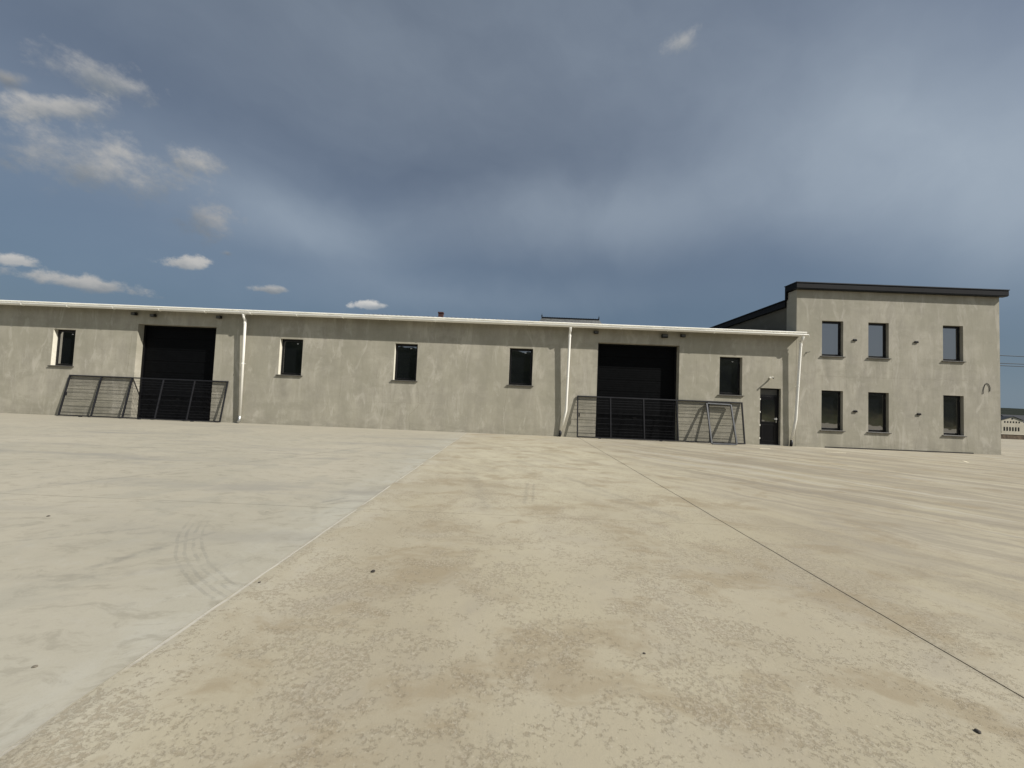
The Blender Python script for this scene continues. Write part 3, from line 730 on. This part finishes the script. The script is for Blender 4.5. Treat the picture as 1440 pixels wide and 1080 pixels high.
# ------------------------------------------------------------------ fence panels leaning against the warehouse
def tiltpt(u, h, xs, dbot, ltop=.045, Hh=1.76):
    """u along the panel, h along its height; foot stands dbot in front of the wall, top leans on it"""
    s = h/Hh; y = D - (dbot + (ltop-dbot)*s); z = .055 + math.sqrt(max(0, Hh**2-(dbot-ltop)**2))*s
    return (xs+u, y, z)
def panel(x_left, us, label, dbot):
    L = us[-1]-us[0]; e = empty('fence_panel', (0, 0, 0)); tag(e, label, 'fence panel', 'steel fence panels leaning on the warehouse wall')
    q = lambda u, h: tiltpt(u, h, x_left, dbot)
    nrm = Vector((0, -1, .14)).normalized(); Hh = 1.72
    for u in us:
        m_ = MB(); m_.bar(q(u, .02), q(u, Hh), .05, .05, up=nrm); bevel(m_.build('post', 'steel', e), .004)
    for h in (.02, Hh):
        m_ = MB(); m_.bar(q(-.025, h+.025*(1 if h > 1 else -1)), q(L+.025, h+.025*(1 if h > 1 else -1)), .05, .05, up=nrm); bevel(m_.build('rail', 'steel', e), .004)
    for h in (.14, .26, .38, .60, .82, 1.04, 1.26, 1.38, 1.50, 1.60):
        m_ = MB(); m_.bar(q(.02, h), q(L-.02, h), .008, .008, up=nrm); m_.build('wire', 'steel', e)
    m_ = MB(); n = int(L/.05)
    for k in range(1, n):
        u = k*L/n; a = q(u, .03); b_ = q(u, 1.70)
        m_.bar(a, b_, .0035, .0035, up=nrm)
    o = m_.build('mesh_wires', 'steel', e); o['kind'] = 'stuff'
    for u in (.95, L-1.2, L*.5):
        m_ = MB(); a = q(u, 0.); m_.box(a[0]-.05, a[0]+.05, a[1]-.04, a[1]+.03, 0.001, .04); m_.build('foot', 'steel', e)
    m_ = MB(); a = q(.06, .85); m_.box(a[0]-.02, a[0]+.03, a[1]-.03, a[1]+.02, a[2], a[2]+.16); m_.build('latch_box', 'steel', e)
panel(-19.55, [0, 1.40, 2.76, 4.16, 5.54, 6.98], 'long black steel mesh fence panel leaning across the left garage door', .33)
panel(2.76, [0, 1.43, 2.86, 4.30, 5.66, 7.12], 'long black steel mesh fence panel leaning across the right garage door', .30)
# open gate frame leaning in front of the right panel
e = empty('gate_frame', (0, 0, 0)); tag(e, 'narrow grey steel gate frame leaning on the right end of the right fence panel', 'gate frame')
A0, A1 = Vector((8.26, D-.72, .03)), Vector((9.33, D-.66, .03)); B0, B1 = Vector((8.33, D-.10, 1.70)), Vector((9.38, D-.10, 1.68))
for nm, a, b_ in (('post', A0, B0), ('post', A1, B1), ('rail', A0, A1), ('rail', B0, B1)):
    m_ = MB()
    t = (b_-a).normalized()*.031
    if nm == 'rail': a = a+t; b_ = b_-t
    m_.bar(a, b_, .06, .06 if nm == 'post' else .058, up=Vector((0, -1, .3)).normalized()); bevel(m_.build(nm, 'steel2', e), .004)
m_ = MB(); m_.bar(A0+Vector((.05, .03, .10)), A1+Vector((-.05, .03, .10)), .012, .012); m_.bar(B0+Vector((.05, -.02, -.1)), B1+Vector((-.05, -.02, -.1)), .012, .012); m_.build('stay_wire', 'steel2', e)

# ------------------------------------------------------------------ small things on the ground
def stone(x, y, r, mat, label):
    bm = bmesh.new(); bmesh.ops.create_icosphere(bm, subdivisions=2, radius=r)
    for v in bm.verts:
        v.co *= random.uniform(.82, 1.15); v.co.z *= .55; v.co.x *= 1.25
    me = bpy.data.meshes.new('pebble'); bm.to_mesh(me); bm.free(); me.materials.append(M[mat])
    o = bpy.data.objects.new('pebble', me); S.collection.objects.link(o); o.scale = (.85,)*3; o.location = (x, y, r*.36); o.rotation_euler = (0, 0, random.uniform(0, 3))
    tag(o, label, 'pebble', 'pebbles lying on the yard')
stone(-1.13, 3.24, .020, 'stone', 'largest dark pebble, lying in the middle bay just right of the pale joint')
stone(2.29, 1.89, .013, 'stone', 'dark pebble nearest the lower right corner of the yard')
stone(-1.92, 2.98, .010, 'stone', 'tiny dark pebble close to the pale joint in the middle distance')
stone(.85, 2.35, .008, 'stone', 'tiny dark pebble right of centre on the mottled bay')
stone(-2.45, 2.02, .011, 'stone2', 'small grey pebble on the greyer left bay near the camera')
stone(-5.1, 4.2, .014, 'stone', 'small dark pebble far out on the left bay')
m_ = MB()
def chalk(x, y, L, a, label):
    m_ = MB(); m_.box(-L/2, L/2, -.03, .03, .0, .006); o = m_.build('mortar_crumb', 'chalk'); o.location = (x, y, .001); o.rotation_euler = (0, 0, a)
    tag(o, label, 'mortar splash', 'pale mortar splashes before the office block')
chalk(9.9, 14.9, .45, .1, 'pale mortar splash left, in front of the entrance door'); chalk(12.4, 14.6, .7, -.1, 'pale mortar splash in front of the lower left office window'); chalk(15.8, 13.3, .55, .9, 'slanted pale mortar splash farthest right')

# ------------------------------------------------------------------ beyond the yard
lw = empty('low_wall'); tag(lw, 'low brown stone wall at the far right edge of the yard', 'wall')
m_ = MB(); m_.box(26, 62, 31, 31.35, -.2, .36); m_.build('wall', 'brown', lw)
m_ = MB(); m_.box(26, 62, 30.97, 31.38, .361, .40); m_.build('coping', 'cap', lw)
# white building with two window rows
fb = empty('distant_hall', (196.4, 150, -4.3)); tag(fb, 'distant cream building with two rows of dark windows beyond the low brown wall', 'building')
m_ = MB()
m_.add([(-4.2,0,0),(4.2,0,0),(4.2,0,6.0),(.3,0,7.3),(-4.2,0,6.0),(-4.2,14,0),(4.2,14,0),(4.2,14,6.0),(.3,14,7.3),(-4.2,14,6.0)],
       [(0,1,2,3,4),(9,8,7,6,5),(0,4,9,5),(1,6,7,2)]); m_.build('wall', 'cream', fb)
m_ = MB(); m_.add([(-4.6,-.3,5.95),(.3,-.3,7.45),(4.6,-.3,5.95),(-4.6,14.3,5.95),(.3,14.3,7.45),(4.6,14.3,5.95)], [(0,1,4,3),(1,2,5,4)]); m_.build('roof', 'fascia', fb)
for k in range(6):
    xx = -3.3+k*1.12
    m_ = MB(); m_.box(xx, xx+.5, -.06, .02, 1.75, 3.25); m_.build('window', 'frame', fb)
    m_ = MB(); m_.box(xx+.3, xx+.72, -.06, .02, 4.9, 5.55); m_.build('window', 'frame', fb)
m_ = MB(); m_.box(-.2, .4, -.06, .02, 6.3, 6.75); m_.build('vent', 'frame', fb)
m_ = MB(); m_.box(4.21, 7.4, 1, 10, 0, 5.1); m_.build('annex', 'cream', fb)
# dark shed at the frame edge
sh = empty('dark_barn', (222, 160, -4.4)); tag(sh, 'dark barn roof rising at the right edge behind the cream building', 'barn')
m_ = MB(); m_.box(-9, 9, 0, 12, 0, 5); m_.build('wall', 'brown', sh)
m_ = MB(); m_.add([(-10,-1,4.9),(10,-1,4.9),(10,6,8.4),(-10,6,8.4),(10,13,4.9),(-10,13,4.9)], [(0,1,2,3),(3,2,4,5)]); m_.build('roof', 'fascia', sh)
# slate roofed house behind the warehouse
hs_ = empty('slate_house', (6.6, 45, .05)); tag(hs_, 'steep grey slate roof with a dark ridge and two finials showing above the gutter', 'house')
m_ = MB(); m_.box(-5, 5, 0, 8, 0, 9.2); m_.build('wall', 'house', hs_)
R0, R1, zr2, ze2 = -3.58, 3.6, 11.85, 9.2
m_ = MB(); m_.add([(-5.4,-.4,ze2),(5.4,-.4,ze2),(5.4,8.4,ze2),(-5.4,8.4,ze2),(R0-.7,1.0,10.6),(R1+.7,1.0,10.6),(R1+.7,6.9,10.6),(R0-.7,6.9,10.6),(R0,1.7,zr2),(R1,1.7,zr2),(R1,6.2,zr2),(R0,6.2,zr2)],
    [(0,1,5,4),(1,2,6,5),(2,3,7,6),(3,0,4,7),(4,5,9,8),(5,6,10,9),(6,7,11,10),(7,4,8,11),(8,9,10,11)])
rf = m_.build('roof', 'slate', hs_)
m_ = MB(); m_.box(R0, R1, 1.62, 1.80, zr2+.002, zr2+.10)
for k in range(24): m_.box(R0+.1+k*.3, R0+.2+k*.3, 1.66, 1.76, zr2+.10, zr2+.14)
m_.build('ridge', 'black_trim', rf)
for xx in (R0+.03, R1-.03):
    m_ = MB(); m_.tube([(xx, 1.71, zr2+.10), (xx, 1.71, zr2+.2), (xx, 1.71, zr2+.27), (xx, 1.71, zr2+.34), (xx, 1.71, zr2+.55)], .05, 8, rs=[.09, .05, .10, .04, .012]); m_.build('finial', 'black_trim', rf)
hc = empty('chimney_house', (-9.4, 45, -.2)); tag(hc, 'house hidden behind the warehouse with only its dark red chimney above the roof edge', 'house')
m_ = MB(); m_.box(-4, 4, 0, 7, 0, 8.3); m_.build('wall', 'house', hc)
m_ = MB(); m_.add([(-4.3,-.3,8.2),(4.3,-.3,8.2),(4.3,3.5,10.2),(-4.3,3.5,10.2),(4.3,7.3,8.2),(-4.3,7.3,8.2)], [(0,1,2,3),(3,2,4,5)]); rf = m_.build('roof', 'slate', hc)
m_ = MB(); m_.box(-.29, .27, .6, 1.1, 8.5, 12.0); m_.box(-.34, .32, .55, 1.15, 11.92, 12.08); m_.build('chimney', 'redbrick', rf)
# overhead lines
def wire(z0, z1, label):
    e = MB(); pts = []
    for k in range(25):
        t = k/24; x = 34+ t*44; zz = z0+(z1-z0)*t - .55*4*t*(1-t)*.5; pts.append((x, 40, zz))
    e.tube(pts, .035, 5); tag(e.build('overhead_line', 'cable'), label, 'cable', 'overhead lines right of the office block')
wire(8.62, 8.55, 'highest of the three overhead lines right of the office block'); wire(7.72, 7.85, 'middle one of the three overhead lines right of the office block'); wire(7.50, 7.55, 'lowest of the three overhead lines right of the office block')
for xx, lab in ((34, 'wooden line pole hidden behind the office block'), (78, 'wooden line pole carrying the overhead lines off to the right')):
    e = empty('line_pole', (xx, 40.15, -.2)); tag(e, lab, 'pole', 'line poles')
    m_ = MB(); m_.tube([(0, 0, 0), (0, 0, 9.4)], .13, 10, rs=[.15, .10]); m_.build('pole', 'wood', e)
    m_ = MB(); m_.box(-.06, .06, -.16, -.10, 7.5, 8.9); m_.build('crossarm', 'wood', e)
# trees
def tree(x, y, z0, h, r, label):
    e = empty('broadleaf_tree', (x, y, z0)); tag(e, label, 'tree', 'trees beyond the yard')
    m_ = MB(); m_.tube([(0,0,0),(.1,0,h*.3),(0,.1,h*.6)], .2, 8, rs=[.25,.18,.08])
    for k in range(6):
        a = k*1.1; m_.tube([(0,0,h*(.3+.05*k)), (math.cos(a)*r*.6, math.sin(a)*r*.6, h*(.5+.06*k))], .06, 5, rs=[.08,.02])
    m_.build('trunk', 'bark', e)
    m_ = MB(); cl = [(random.uniform(-.6,.6)*r, random.uniform(-.6,.6)*r, random.uniform(.35,.88)*h, random.uniform(.3,.5)*r) for _ in range(14)]
    for k in range(2600):
        c = random.choice(cl); v = Vector((random.gauss(0,1), random.gauss(0,1), random.gauss(0,1))).normalized()*c[3]*random.uniform(.55,1.05)
        p = Vector(c[:3])+v; a = Vector((random.gauss(0,1), random.gauss(0,1), random.gauss(0,1))).normalized()*.22; b_ = a.orthogonal().normalized()*.15
        m_.add([p-a, p+b_, p+a, p-b_], [(0,1,2,3)])
    m_.build('crown', 'leaf', e, fix=False)
tree(160, 108, -4.6, 7.6, 3.6, 'dark bushy tree at the right edge of the view before the barn')
tree(193, 134, -4.6, 6.2, 3.2, 'dark tree close right of the cream building')
